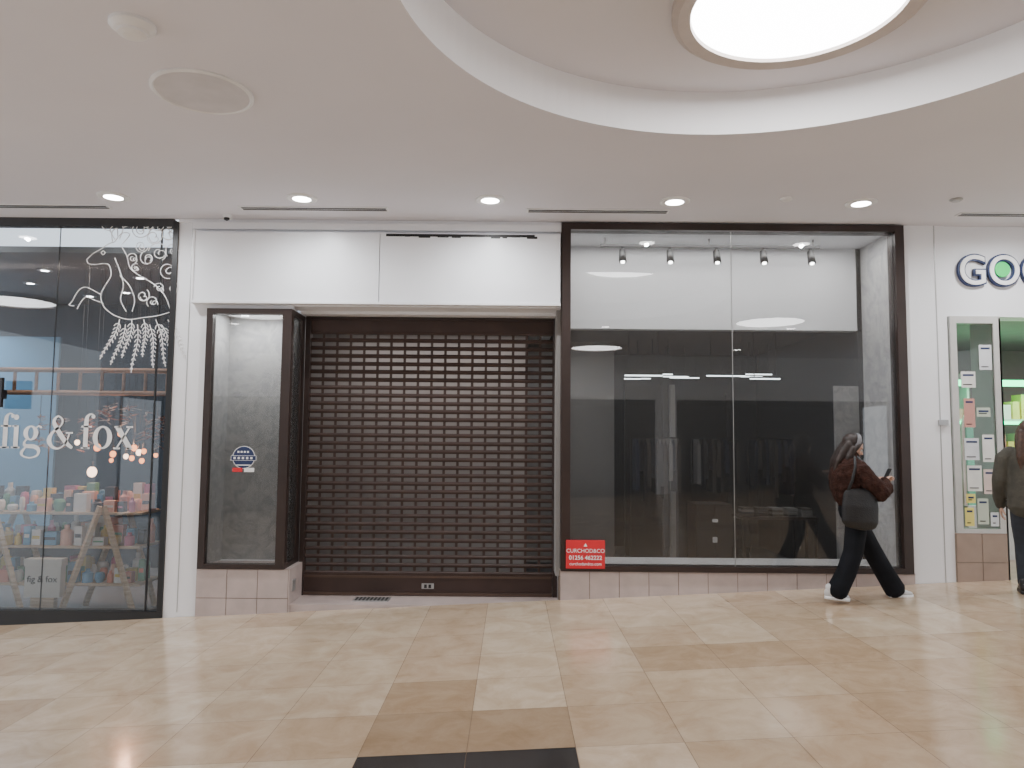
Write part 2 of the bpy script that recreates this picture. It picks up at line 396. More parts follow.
# ------------------------------------------------------------------ roller shutter
def shutter():
    E=empty('roller_shutter',(0,0,0))
    Y=8.70; xa,xb=-2.44,.54
    b=MB('slats'); rows=30; zb,zt=.25,3.05; p=(zt-zb)/rows
    for r in range(rows+1):
        z=zb+r*p; h=.024
        b.prism([(xa+.05,z-h),(xb-.05,z-h),(xb-.05,z+h),(xa+.05,z+h)],Y-.004,Y+.012,SHUT)
        V=[(x,Y-.004-d,z+zz) for x in(xa+.05,xb-.05) for d,zz in((0,-.018),(.008,-.010),(.010,0),(.008,.010),(0,.018))]
        b.raw(V,[[i,i+1,i+6,i+5] for i in range(4)],SHUT)
    n=18; q=(xb-xa-.10)/n
    for r in range(rows):
        z=zb+r*p
        for i in range(n+1):
            x=xa+.05+i*q
            b.box(max(x-.015,xa+.05),min(x+.015,xb-.05),Y+.002,Y+.010,z+.02,z+p-.02,SHUT)
    b.done(E)
    b=MB('rails'); b.box(xa,xa+.06,Y-.04,Y+.05,-.005,3.235,BROWN); b.box(xb-.055,xb,Y-.04,Y+.05,-.005,3.235,BROWN)
    b.box(xa,xb,Y-.03,Y+.05,3.20,3.235,BROWN); b.box(xa+.05,xb-.05,Y-.01,Y+.01,3.03,3.22,SHUT); b.done(E,bevel=.004)
    b=MB('bottom_bar'); b.box(xa+.06,xb-.06,Y-.02,Y+.03,.02,.245,SHUT); b.box(xa+.06,xb-.06,Y-.035,Y+.03,.0,.035,SHUT2); b.box(xa+.06,xb-.06,Y-.03,Y+.03,.20,.225,SHUT2)
    b.box(-1.02,-.88,Y-.035,Y-.02,.08,.14,GREYM); b.box(-.99,-.96,Y-.04,Y-.03,.09,.13,BLACK); b.box(-.94,-.91,Y-.04,Y-.03,.09,.13,BLACK); b.done(E)
shutter()
# ------------------------------------------------------------------ vacant shop interior
def wall(name,*bx):
    b=MB(name)
    for q in bx: b.box(*q)
    b.done()
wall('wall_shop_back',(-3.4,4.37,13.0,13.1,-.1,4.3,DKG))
wall('wall_shop_right',(4.36,4.40,FD+.12,9.15,.0,4.3,MARB),(4.30,4.40,9.15,13.1,.0,4.3,DKG))  # dark rear part stands in for the dark reflection in the glass
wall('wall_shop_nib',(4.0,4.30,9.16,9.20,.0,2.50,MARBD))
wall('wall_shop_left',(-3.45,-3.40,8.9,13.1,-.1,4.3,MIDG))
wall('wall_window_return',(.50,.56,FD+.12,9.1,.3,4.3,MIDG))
wall('wall_shutter_backing',(-3.40,.2,10.2,10.3,-.1,3.29,MIDG))  # added grey backing so the shutter holes read lighter
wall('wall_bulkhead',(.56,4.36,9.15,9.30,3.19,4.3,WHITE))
wall('reflection_grey_wall',(.2,1.55,11.2,11.25,-.02,3.29,MIDG))  # grey wall imitates the grey reflection at the left of the pane
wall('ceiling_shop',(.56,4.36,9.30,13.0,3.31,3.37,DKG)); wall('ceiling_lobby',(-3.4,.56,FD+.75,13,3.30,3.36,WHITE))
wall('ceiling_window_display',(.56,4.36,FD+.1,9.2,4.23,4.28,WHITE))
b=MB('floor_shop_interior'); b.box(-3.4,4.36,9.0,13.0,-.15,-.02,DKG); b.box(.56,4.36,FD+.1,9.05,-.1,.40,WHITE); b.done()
e=empty('track_light',(0,0,0)); b=MB('rail'); b.box(1.05,3.68,8.72,8.76,4.12,4.15,BLACK)
for x in (1.1,2.35,3.6): b.box(x-.01,x+.01,8.735,8.745,4.15,4.23,BLACK)
b.done(e)
for k,x in enumerate((1.31,1.88,2.44,3.0,3.57)):
    b=MB('head_%d'%(k+1)); b.box(x-.012,x+.012,8.73,8.75,4.06,4.12,BLACK)
    b.tube([(x,8.75,4.08),(x,8.70,3.93)],[.038,.046],BLACK,side=(1,0,0),n=16,caps=False)
    b.tube([(x,8.701,3.932),(x,8.697,3.921)],[.024,.024],LAMPW,side=(1,0,0),n=16,caps=False); b.done(e,smooth=True)
area('window_display_light',(2.4,8.6,4.2),3.4,.4,62,(1,.97,.95))
for (x,y,w,q) in ((1.75,9.8,.5,.0875),(2.2,10.9,.35,.0895),(2.6,11.7,.4,.0865),(3.05,10.5,.55,.088),(3.75,11.2,.4,.0905),(2.15,12.5,.4,.0835),(2.95,12.6,.5,.0850),(3.9,12.0,.35,.0875),(1.8,11.0,.25,.083),(3.4,9.9,.4,.0845)):  # glowing bars stand in for the opposite shop's lights mirrored in the window
    z=1.8+q*y
    b=MB('reflection_strip'); b.box(x-w/2,x+w/2,y,y+.03,z,z+.016,STRIP); b.box(x-w/2,x+w/2,y-.01,y+.04,z+.016,z+.036,BLACK)
    b.box(x-w/2+.05,x-w/2+.06,y+.01,y+.02,z+.03,3.31,BLACK); b.box(x+w/2-.06,x+w/2-.05,y+.01,y+.02,z+.03,3.31,BLACK); b.done()
b=MB('reflection_panel'); b.box(1.62,2.15,10.6,10.65,-.02,2.60,BLACK); b.box(2.15,2.2,10.55,10.7,-.02,2.65,DKG); b.box(2.25,2.32,10.5,10.6,-.02,2.60,MIDG); b.done()  # dark panels imitate the mirrored opposite shop
b=MB('reflection_panel'); b.box(2.45,3.3,11.4,11.45,-.02,2.5,BLACK); b.box(3.3,3.36,11.38,11.47,-.02,2.55,DKG); b.done()
b=MB('storage_cabinet'); CAB=mat('cabinet_brown',(.03,.02,.018),.4)
b.box(2.30,2.75,9.3,9.75,-.02,1.02,CAB); b.box(2.32,2.52,9.285,9.3,.02,1.0,CAB); b.box(2.535,2.73,9.285,9.3,.02,1.0,CAB); b.box(2.50,2.56,9.275,9.285,.55,.62,DECAL); b.box(2.50,2.57,9.275,9.285,.80,.84,DECAL); b.done(bevel=.004)
GC=[plain('garment_%d'%i,c,.9) for i,c in enumerate(((.05,.05,.055),(.012,.012,.015),(.07,.06,.055),(.02,.025,.045),(.20,.195,.19)))]
def rack(x,y):  # rack shapes in place of the vague reflections of the shop opposite
    b=MB('reflection_rack'); 
    for xx in (x-.32,x+.32): b.box(xx-.01,xx+.01,y-.01,y+.01,-.02,1.85,BLACK); b.box(xx-.02,xx+.02,y-.25,y+.25,-.02,.01,BLACK)
    b.box(x-.32,x+.32,y-.012,y+.012,1.83,1.855,BLACK)
    r=random.Random(int(x*10))
    for i in range(11):
        xx=x-.27+i*.055; h=.35+.45*r.random(); w=.026
        b.prism([(xx-w,1.8-h),(xx+w,1.8-h),(xx+w*.9,1.73),(xx,1.83),(xx-w*.9,1.73)],y-.15-.1*r.random(),y+.2,GC[r.choice((0,1,1,2,3,3,4))])
    b.done()
rack(1.95,10.1); rack(2.9,10.6); rack(3.8,10.9)
b=MB('reflection_table'); r=random.Random(8)  # table and stacks added for the pale specks of the window reflection
b.box(2.95,3.95,9.6,10.0,.80,.84,CAB)
for x in (2.98,3.9): b.box(x,x+.04,9.62,9.66,-.02,.80,BLACK); b.box(x,x+.04,9.94,9.98,-.02,.80,BLACK)
for i in range(5):
    for k in range(4): b.box(3.0+i*.19,3.14+i*.19,9.66,9.88,.84+k*.028,.862+k*.028,GC[r.choice((0,2,3,4,4))])
b.done()
area('shop_ambient',(-1,9.5,3.25),2.5,.8,26,(1,.90,.87))
area('shop_ambient_back',(2.5,12.0,3.2),3.5,1.5,7,(.85,.95,1))
area('shop_ambient_left',(.9,10.2,3.2),.6,1.0,7,(.95,.97,1))
# agent board
e=empty('letting_agent_board',(0,0,0)); b=MB('board'); b.box(.60,1.02,FD-.09,FD-.06,.42,.72,RED)
b.prism([(.79,.655),(.83,.655),(.81,.69)],FD-.093,FD-.09,DECAL); b.done(e)
text('line_1','CURCHOD&CO',.81,.59,FD-.093,.058,DECAL,parent=e,align='CENTER'); text('line_2','01256 462222',.81,.515,FD-.093,.062,DECAL,parent=e,align='CENTER',off=.001); text('line_3','curchodandco.com',.81,.455,FD-.093,.045,DECAL,parent=e,align='CENTER')
# ------------------------------------------------------------------ gift shop, left
b=MB('window_3')
xl=-9.0
b.box(-3.83,-3.77,FD-.02,FD+.1,-.24,4.22,BLACK); b.box(xl,-3.83,FD-.02,FD+.1,4.16,4.25,DKG)
b.prism([(xl,fl(xl)-.05),(-3.77,fl(-3.77)-.05),(-3.77,-.09),(xl,-.09)],FD-.03,FD+.12,BLACK)
b.box(-3.97,-3.955,FD-.005,FD+.02,-.1,4.2,BLACK); b.box(-5.11,-5.105,FD-.002,FD+.012,-.1,4.2,BLACK); b.box(-6.4,-6.39,FD-.002,FD+.012,-.1,4.2,BLACK)
b.box(xl,-3.83,FD,FD+.01,-.1,4.17,GLB); b.done()
wall('wall_gift_back',(xl,-3.5,11.6,11.7,-.6,4.3,SLATE),(xl,-6.9,11.2,11.25,.2,3.3,BLUE),(-4.9,-3.85,11.4,11.55,-.2,2.3,DKG))
wall('wall_gift_right',(-3.82,-3.77,FD+.1,11.6,-.3,4.3,SLATE)); wall('ceiling_gift',(xl,-3.8,FD+.1,11.6,3.88,3.95,MIDG))  # grey ceiling stands in for the mall ceiling mirrored in the glass
wall('wall_gift_left',(xl-.05,xl,FD,11.7,-.6,4.3,BLUE))
b=MB('floor_gift_shop'); b.box(xl,-3.8,FD+.1,11.6,-.7,-.22,MIDG); b.done()
for (x,y) in ((-5.9,9.2),(-6.6,10.0),(-5.6,10.6),(-4.9,9.6),(-6.3,10.9)):  # glowing cans imitate downlights reflected in the shop glass
    e=empty('mirrored_downlight',(x,y,3.88)); b=MB('can'); b.lathe((0,0,0),[(.09,0),(.09,-.01),(.07,-.01)],TRIMW,20); b.lathe((0,0,0),[(.07,-.009),(.0001,-.012)],LAMPW,20); b.done(e); 
area('blue_fill_gift',(-8.2,10.2,3.4),1.0,1.5,48,(.55,.8,1))  # blue lamp added inside to make the glow at the left
area('gift_shop_lamp',(-5,10.2,3.8),2.2,1.0,7,(.9,.92,1))
area('gift_display_fill',(-5.3,8.62,3.8),2.4,.3,48,(1,.80,.68))  # unseen warm fill added to brighten the shelves
l=bpy.data.lights.new('bulb_glow','POINT'); l.energy=22; l.color=(1,.48,.28); l.shadow_soft_size=.03; o=bpy.data.objects.new('bulb_glow',l); o.location=(-4.7,8.98,1.7); COL.objects.link(o)
# shelving
e=empty('ladder_shelf',(0,0,0))
b=MB('frames')
for cx,w in ((-5.92,.42),(-4.66,.42)):
    for y in (8.52,9.02):
        for sgn in(-1,1):
            b.tube([(cx+sgn*w,y,-.22),(cx+sgn*.02,y,1.0)],[(.022,.038),(.022,.038)],WOOD,side=(0,1,0),n=4,caps=False)
b.done(e)
b=MB('boards')
for z,xa,xb in ((.90,-6.4,-4.22),(.52,-6.6,-4.22),(.10,-6.7,-4.2)): b.box(xa,xb,8.55,9.04,z,z+.03,WOOD)
b.done(e,bevel=.004)
pc=[plain('giftware_%d'%i,c,.4) for i,c in enumerate(((.85,.83,.8),(.05,.05,.06),(.75,.28,.20),(.16,.38,.6),(.9,.52,.4),(.16,.40,.25),(.85,.83,.78),(.6,.18,.3),(.85,.65,.2)))]
b=MB('giftware'); r=random.Random(11)
for z,xa,xb in ((.93,-6.35,-4.3),(.55,-6.5,-4.3),(.13,-6.6,-4.3)):
    for yy in (8.63,8.77,8.91):
        x=xa+.03*r.random()
        while x<xb:
            w=.06+.09*r.random(); h=.08+.15*r.random()+(yy-8.63)*.35; m=r.choice(pc)
            k=r.random()
            if k<.45: b.box(x,x+w,yy-.045,yy+.045,z,z+h,m); b.box(x+.01,x+w-.01,yy-.047,yy-.045,z+h*.4,z+h*.6,r.choice(pc))
            elif k<.75: b.lathe((x+w/2,yy,z),[(w/2*.9,0),(w/2*.9,h*.7),(w*.2,h*.82),(w*.2,h),(.0001,h)],m,14)
            else: b.lathe((x+w/2,yy,z),[(w*.3,0),(w*.46,h*.3),(w*.46,h*.6),(w*.35,h*.75),(.0001,h*.78)],m,14)
            x+=w+.015+.03*r.random()
b.done(e)
b=MB('gift_box'); BX=plain('kraft_white_card',(.75,.71,.65)); b.box(-5.42,-5.02,8.40,8.50,.0,.42,BX); b.box(-5.43,-5.01,8.39,8.51,.34,.425,BX); b.box(-5.35,-5.09,8.41,8.49,-.22,.0,WOOD); bx=b.done(e,bevel=.004)
text('gift_box_label','fig & fox',-5.22,.17,8.395,.10,BLACK,parent=e,align='CENTER')
# hanging ladder
e=empty('hanging_ladder',(0,0,0)); b=MB('rails')
for z in (2.31,2.58): b.tube([(-6.6,8.8,z),(-3.95,8.8,z)],[(.028,.03)]*2,WOODD,n=10)
x=-6.45
while x<-4.0: b.tube([(x,8.8,2.31),(x,8.8,2.58)],[.020,.020],WOODD,n=8); x+=.26
for x in (-6.2,-5.1,-4.1): b.tube([(x,8.8,2.5),(x,8.8,3.88)],[.004,.004],BLACK,n=6)
DRY=plain('dried_foliage',(.36,.16,.12),.8); DRY2=plain('dried_foliage_grey',(.45,.42,.40),.8)
b.done(e,smooth=True)
b=MB('dried_flowers'); r=random.Random(5)
for x in (-5.6,-5.35,-5.05,-4.8,-4.55,-4.35,-4.15):
    L=.3+.5*r.random(); b.tube([(x,8.8,2.31),(x,8.8,2.31-L)],[.004,.004],BLACK,n=5)
    for i in range(30):
        a=r.random()*6.28; zz=2.27-L*(.35+.65*r.random()); l=.06+.08*r.random(); d=Vector((math.cos(a),math.sin(a),-.5+r.random())).normalized()*l
        p=Vector((x,8.8,zz)); b.tube([p,p+d*.5,p+d],[.003,(.016,.006),.003],r.choice((DRY,DRY2)),n=5)
b.done(e)
for (x,y,z,s,m) in ((-5.1,9.15,1.66,.04,WARM),(-4.80,9.1,1.83,.03,WARM),(-5.35,9.15,1.72,.03,WARMW),(-4.62,9.1,1.66,.035,WARM),(-5.15,9.15,1.36,.055,WARMW),(-4.5,9.1,1.62,.03,WARM),(-4.93,9.2,1.58,.035,WARM),(-4.72,9.25,1.53,.03,WARM),(-4.57,9.2,1.50,.03,WARM),(-5.0,9.3,1.5,.025,WARM),(-4.40,9.2,1.57,.025,WARM),(-4.66,9.3,1.60,.035,WARMW),(-4.82,9.3,1.55,.03,WARMW)):
    e=empty('pendant_bulb',(x,y,z)); b=MB('bulb'); b.ell((0,0,0),(s,s,s*1.2),m,n=14,k=8); b.tube([(0,0,s*1.1),(0,0,s*1.1+.06)],[.016,.016],BLACK,n=10); b.tube([(0,0,s),(0,0,3.88-z)],[.003,.003],BLACK,n=5,caps=False); b.done(e,smooth=True)
# window lettering in a serif face
def lettering():
    b=MB('window_lettering'); X0,Z0,K=-5.66,1.66,.25; y=FD-.004
    def ribbon(pts,ws,sm=0):
        P=[(p[0],p[1],w) for p,w in zip(pts,ws)]
        if sm: P=catmull(P,sm)
        V=[]
        for i,(x,z,w) in enumerate(P):
            a=P[max(0,i-1)]; c=P[min(len(P)-1,i+1)]; dx,dz=c[0]-a[0],c[1]-a[1]; l=math.hypot(dx,dz) or 1
            nx,nz=-dz/l*w/2,dx/l*w/2
            V+= [(X0+(ox+x+nx)*K,y,Z0+(z+nz)*K),(X0+(ox+x-nx)*K,y,Z0+(z-nz)*K)]
        b.raw(V,[(2*i,2*i+1,2*i+3,2*i+2) for i in range(len(P)-1)],DECAL)
    def dot(x,z,r): b.raw([(X0+(ox+x+r*math.cos(a*.5236))*K,y-.0004,Z0+(z+r*math.sin(a*.5236))*K) for a in range(12)],[list(range(12))],DECAL)
    T,t=.205,.075
    def ring(cx,cz,rx,rz,T=T,t=t):
        n=28; V=[]
        for i in range(n):
            a=2*math.pi*i/n; c,s=math.cos(a),math.sin(a)
            V+= [(X0+(ox+cx+rx*c)*K,y,Z0+(cz+rz*s)*K),(X0+(ox+cx+(rx-T)*c)*K,y,Z0+(cz+(rz-t)*s)*K)]
        b.raw(V,[(2*i,2*i+1,(2*i+3)%(2*n),(2*i+2)%(2*n)) for i in range(n)],DECAL)
    def F():
        ribbon([(.27,0),(.27,1.15)],[T,T]); ribbon([(.27,1.14),(.30,1.38),(.42,1.52),(.56,1.50)],[T,T*.8,t,t],5); dot(.57,1.42,.09)
        ribbon([(.06,.97),(.52,.97)],[t,t]); ribbon([(.08,.025),(.47,.025)],[t,t])
    def I(): ribbon([(.22,0),(.22,1)],[T,T]); ribbon([(.03,.025),(.41,.025)],[t,t]); ribbon([(.04,.965),(.24,.985)],[t,t]); dot(.2,1.36,.12)
    def G():
        ring(.42,.67,.33,.33); ribbon([(.64,.88),(.74,.97),(.84,.95)],[t,t,t],3); dot(.85,.93,.06)
        ribbon([(.26,.40),(.15,.24),(.24,.10),(.60,.07),(.80,-.08),(.74,-.32),(.42,-.42),(.12,-.34),(.06,-.18),(.22,.04)],[t,t*1.4,T*.8,T*.9,T*.8,t*1.2,t,t*1.2,T*.7,t],5)
    def A(): ribbon([(1.12,.02),(.80,.30),(.40,.88),(.26,1.20),(.42,1.42),(.62,1.28),(.58,1.02),(.22,.70),(.08,.36),(.22,.08),(.52,.0),(.82,.24),(.96,.66)],[T*.6,T,T,T*.7,t,t*1.2,t,T*.6,T,T*.7,t,t,t],5); ribbon([(.80,.69),(1.12,.69)],[t,t])
    def O(): ring(.46,.5,.43,.51,T*1.05)
    def Xg(): ribbon([(.17,.97),(.75,.03)],[T*1.1,T*1.1]); ribbon([(.72,.97),(.16,.03)],[t,t]); [ribbon([(a,c),(a+.3,c)],[t,t]) for a,c in((.03,.97),(.56,.97),(.02,.025),(.58,.025))]
    ox=0
    for g,adv in ((F,.53),(I,.45),(G,.92),(None,.24),(A,1.2),(None,.22),(F,.55),(O,.94),(Xg,.9)):
        if g: g()
        ox+=adv
    b.done()
lettering()
def lineart():
    c=bpy.data.curves.new('window_line_art','CURVE'); c.dimensions='3D'; c.bevel_depth=.005; c.bevel_resolution=1
    def sp(pts,cyc=False):
        s=c.splines.new('POLY'); s.points.add(len(pts)-1)
        for i,(x,z) in enumerate(pts): s.points[i].co=(x,FD-.004,z,1)
        s.use_cyclic_u=cyc
    def W(px,py): return ((px-512)*.01120,4.25-(py-222)*.01125)
    r=random.Random(9)
    def swirl(cx,cz,R,a0,turns=1.3,sg=1):
        sp([(cx+R*(1-t/28*.8)*math.cos(a0+sg*t/28*turns*6.28),cz+R*(1-t/28*.8)*math.sin(a0+sg*t/28*turns*6.28)) for t in range(29)])
    def cur(P): sp(catmull([W(*p) for p in P]))
    # leaping deer: slim head to the left, long neck, forelegs tucked, foliage over the back
    cur([(84,264),(90,258),(98,253),(105,248),(111,246)]); cur([(111,246),(118,237),(126,238),(119,248)]); cur([(109,246),(108,236),(113,232),(114,240)])
    cur([(84,264),(86,268),(93,269),(101,268),(107,270),(109,280),(104,290),(100,300),(104,312),(114,320)])
    cur([(118,250),(124,260),(128,272),(138,280),(152,288),(164,300),(171,316)]); cur([(98,257),(100,255),(102,257),(100,259),(98,257)])
    cur([(112,244),(106,234),(109,228),(104,222)]); cur([(107,235),(99,232),(96,225)]); cur([(116,243),(119,232),(116,226),(121,221)]); cur([(119,231),(126,228),(127,222)])
    cur([(101,300),(94,296),(84,292),(77,296),(72,306)]); cur([(103,308),(94,305),(86,302),(81,306),(77,314)]); cur([(72,306),(69,310),(74,311)])
    cur([(114,320),(128,324),(144,322),(158,320),(171,316)]); cur([(112,262),(118,276),(122,290),(120,304),(126,316)]); cur([(118,280),(128,290),(134,304),(132,316)])
    for (px,py,R,a) in ((136,232,.12,0),(150,240,.11,1),(164,236,.12,2),(156,256,.12,3),(170,254,.09,4),(166,274,.10,5),(145,262,.09,2),(171,238,.07,1),(143,228,.08,5),(155,228,.08,3),(172,292,.07,2),(142,300,.08,1),(152,306,.07,4),(138,250,.08,0),(158,292,.06,3),(130,262,.06,3),(164,226,.07,2),(133,272,.05,1)):
        x,z=W(px,py); swirl(x,z,R,a,1.3,1 if px%2 else -1); swirl(x+.02,z-.02,R*.6,a+2,.8,-1 if px%2 else 1)
    for k in range(9):   # leaf sprays beneath
        x0,z0=W(120+k*6,324+(k%2)*5); a=-1.95+.11*k; L=.42+.14*r.random()
        st=[(x0+math.cos(a)*L*t/10+.02*math.sin(t*.5),z0+math.sin(a)*L*t/10) for t in range(11)]; sp(st)
        for j in range(1,10):
            for s2 in(-1,1):
                x,z=st[j]; b2=a+s2*.7; l=.065*(1-j/14); sp([(x,z),(x+l*.5*math.cos(b2+.3*s2),z+l*.5*math.sin(b2+.3*s2)),(x+l*math.cos(b2),z+l*math.sin(b2))])
    o=bpy.data.objects.new('window_line_art',c); COL.objects.link(o); c.materials.append(DECAL)
lineart()
b=MB('wall_screen'); b.box(-5.78,-5.49,7.95,7.99,2.10,2.42,BLACK); b.box(-5.56,-5.52,7.945,7.951,2.24,2.26,DECAL); b.box(-5.70,-5.60,7.99,FD,2.20,2.30,BLACK); b.done(bevel=.01)
# ------------------------------------------------------------------ right neighbour shop
e=empty('shop_sign',(0,0,0))
text('letters_outline','GOOD',4.99,3.58,FD-.0,.48,NAVY,.02,off=.018,parent=e,sx=.94)
text('letters_face','GOOD',4.99,3.58,FD-.012,.48,DECAL,.02,off=.001,parent=e,sx=.94)
b=MB('dot'); b.lathe((5.483,FD-.03,3.75),[(.085,-.005),(.085,.03)],GRN,32,axis='y'); b.done(e)
b=MB('window_4')
FR=mat('pale_grey_frame',(.55,.54,.52),.4)
for a in ((4.88,4.95,.2,3.22),(5.36,5.44,.2,3.22),(4.95,5.36,3.14,3.22),(4.95,5.36,.82,.87)): b.box(a[0],a[1],FD-.02,FD+.08,a[2],a[3],FR)
b.box(4.95,5.36,FD+.0,FD+.01,.87,3.14,GL); b.box(5.42,5.44,FD-.02,FD+.5,.2,3.2,FR); b.done()
b=MB('window_posters')
PP=[plain('poster_%d'%i,c) for i,c in enumerate(((.8,.79,.75),(.75,.6,.55),(.55,.6,.5),(.8,.7,.2),(.7,.72,.75),(.6,.3,.25)))]
for (x0,x1,z0,z1,m) in ((4.99,5.15,2.42,2.60,0),(5.01,5.13,1.98,2.3,5),(5.0,5.16,1.62,1.86,4),(5.02,5.18,1.28,1.56,0),(5.2,5.33,1.60,1.9,0),(5.2,5.32,1.25,1.52,1),(4.98,5.08,.9,1.1,3),(5.12,5.24,.92,1.2,2),(5.26,5.35,.9,1.05,4),(5.15,5.3,2.1,2.2,2),(5.0,5.1,1.15,1.25,3),(5.2,5.34,2.62,2.9,4)):
    b.box(x0,x1,FD-.006,FD-.002,z0,z1,PP[m]); b.box(x0+.02,x1-.02,FD-.008,FD-.006,z1-.05,z1-.03,NAVY); b.box(x0+.02,x1-.04,FD-.008,FD-.006,z0+.03,z0+.04,BLACK)
b.done()
PK=plain('soft_pink_wall',(.30,.25,.24)) 
wall('wall_neighbour_back',(4.84,12,11.5,11.6,.1,4.3,PK)); wall('wall_neighbour_left',(4.82,4.86,FD+.35,11.5,.1,4.3,MIDG)); wall('ceiling_neighbour',(4.86,12,FD+.3,11.5,3.25,3.3,MIDG)); wall('wall_neighbour_front',(8.5,12,FD,FD+.3,.3,3.22,WHITE))
b=MB('floor_neighbour_shop'); b.prism([(4.86,fl(4.86)-.02),(12,fl(12)-.02),(12,0),(4.86,0)],FD,11.5,PLT2); b.done()
b=MB('display_shelving')
for z in (.5,1.0,1.5,2.0,2.5): b.box(4.95,8.4,9.9,10.3,z+.1,z+.13,FR)
for x in (4.95,6.1,7.38): b.box(x,x+.03,9.9,10.3,.28,2.75,FR)
r=random.Random(4)
for z in (.63,1.13,1.63,2.13):
    x=5.0
    while x<8.2:
        w=.08+.1*r.random(); h=.12+.22*r.random(); b.box(x,x+w,9.95,10.15,z,z+h,r.choice(PP)); x+=w+.03
b.box(5.2,8.3,9.84,9.90,2.57,2.65,GREEN); b.box(5.2,8.3,9.86,9.90,2.06,2.10,GREEN)
b.done()
area('green_glow',(6.6,9.7,2.55),2.5,.2,10,(.15,1,.45))
b=MB('arch_mirror'); MG=plain('mirror_green',(.12,.5,.3),.2)
cx=6.05
b.prism([(cx+.22,1.02)]+[(cx+.22*math.cos(a*math.pi/12),2.0+.25*math.sin(a*math.pi/12)) for a in range(13)]+[(cx-.22,1.02)],9.5,9.53,MG)
b.prism([(cx+.26,1.02)]+[(cx+.26*math.cos(a*math.pi/12),2.0+.29*math.sin(a*math.pi/12)) for a in range(13)]+[(cx-.26,1.02)],9.53,9.56,PP[1]); b.box(cx-.3,cx+.3,9.4,9.7,.27,1.02,FR); b.done()
area('neighbour_light',(6.6,9.2,3.2),2.0,1.0,45,(1,.96,.94))
b=MB('door_sensor'); b.box(4.72,4.82,FD-.03,FD,2.0,2.06,GREYM); b.done()
# ------------------------------------------------------------------ opposite side
wall('wall_back',(-12,12,-5.3,-5.1,3.0,CZ+.1,WHITE),*[(x,x+.6,-5.3,-5.1,-.7,3.0,WHITE) for x in (-12,-6.2,-1.0,4.2,11.0)])
wall('wall_opposite_shop',(-12,12,-9,-8.9,-.7,3.2,DKG)); wall('ceiling_opposite_shop',(-12,12,-9,-5.3,3.0,3.1,DKG)); wall('floor_opposite_shop',(-12,12,-9,-5.3,-.8,-.6,DKG))
# ------------------------------------------------------------------ people
SKIN=mat('skin',(.58,.36,.27),.5,var=.05); LIP=plain('lips',(.45,.16,.14)); EYEW=plain('eye_white',(.8,.8,.78),.3); IRIS=plain('iris',(.05,.03,.02),.2)
HAIR=mat('dark_brown_hair',(.022,.012,.009),.5,var=.5,scale=30,stretch=(1,1,.15),bump=.5,bscale=60)
def head(E,pos,yaw,pitch,hair_len,hairm=HAIR,band=None,tail=None):
    M=Matrix.Translation(pos)@Matrix.Rotation(yaw,4,'Z')@Matrix.Rotation(pitch,4,'Y')
    b=MB('head'); 
    b.ell((-.012,0,.03),(.092,.074,.086),SKIN); b.ell((.020,0,-.042),(.064,.056,.07),SKIN); b.ell((.062,0,-.095),(.024,.026,.02),SKIN,n=12,k=8)
    b.ell((.066,0,.022),(.022,.052,.014),SKIN); b.tube([(.080,0,.012),(.092,0,-.012),(.102,0,-.030)],[.009,.011,.014],SKIN,n=8)
    for s in(-1,1):
        b.ell((.06,s*.034,-.03),(.022,.022,.022),SKIN,n=12,k=8); b.ell((-.008,s*.076,-.008),(.018,.008,.030),SKIN,n=10,k=8)
    b.ell((.08,0,-.066),(.012,.024,.012),SKIN,n=12,k=8)
    b.tube([(-.02,0,-.06),(-.045,0,-.16)],[(.055,.055),(.055,.055)],SKIN)
    b.done(E,remesh=.006,sm=2,xf=M)
    b=MB('face_details')
    for s in(-1,1):
        b.ell((.074,s*.030,-.002),(.012,.014,.009),EYEW,n=12,k=8); b.ell((.083,s*.030,-.002),(.005,.007,.007),IRIS,n=10,k=6)
        b.tube([(.085,s*.014,.020),(.088,s*.03,.026),(.078,s*.048,.020)],[.003,.004,.002],hairm,n=6)
    b.ell((.090,0,-.062),(.006,.021,.005),LIP,n=12,k=6); b.ell((.089,0,-.071),(.007,.018,.006),LIP,n=12,k=6)
    b.done(E,smooth=True,xf=M)
    b=MB('hair'); b.ell((-.030,0,.042),(.098,.087,.092),hairm); b.ell((-.045,0,-.01),(.078,.088,.085),hairm)
    for s in(-1,1): b.tube([(.03,s*.066,.07),(.012,s*.088,.01),(-.01,s*.088,-.08)],[.022,.022,.018],hairm)
    if hair_len:
        for s in (-.055,-.02,.02,.055):
            P=[Vector((-.07,s,.0)),Vector((-.09,s*1.1,-.1)),Vector((-.10,s*1.3,-.1-hair_len*.5)),Vector((-.09,s*1.2,-.1-hair_len))]
            b.tube(P,[.045,.042,.038,.016],hairm)
        for s in(-1,1): b.tube([(-.02,s*.085,-.02),(-.03,s*.095,-.12),(-.02,s*.10,-.1-hair_len*.7)],[.03,.028,.012],hairm)
    o=b.done(E,remesh=.007,sm=1,xf=M)
    if band:
        b=MB('headscarf'); P=[(.012-.02*abs(math.cos(t)),.091*math.sin(t),.045+.095*math.cos(t)) for t in [-1.9+i*.38 for i in range(11)]]
        b.tube(P,[(.022,.008)]*11,band,side=(1,0,0),n=8); b.done(E,smooth=True,xf=M)
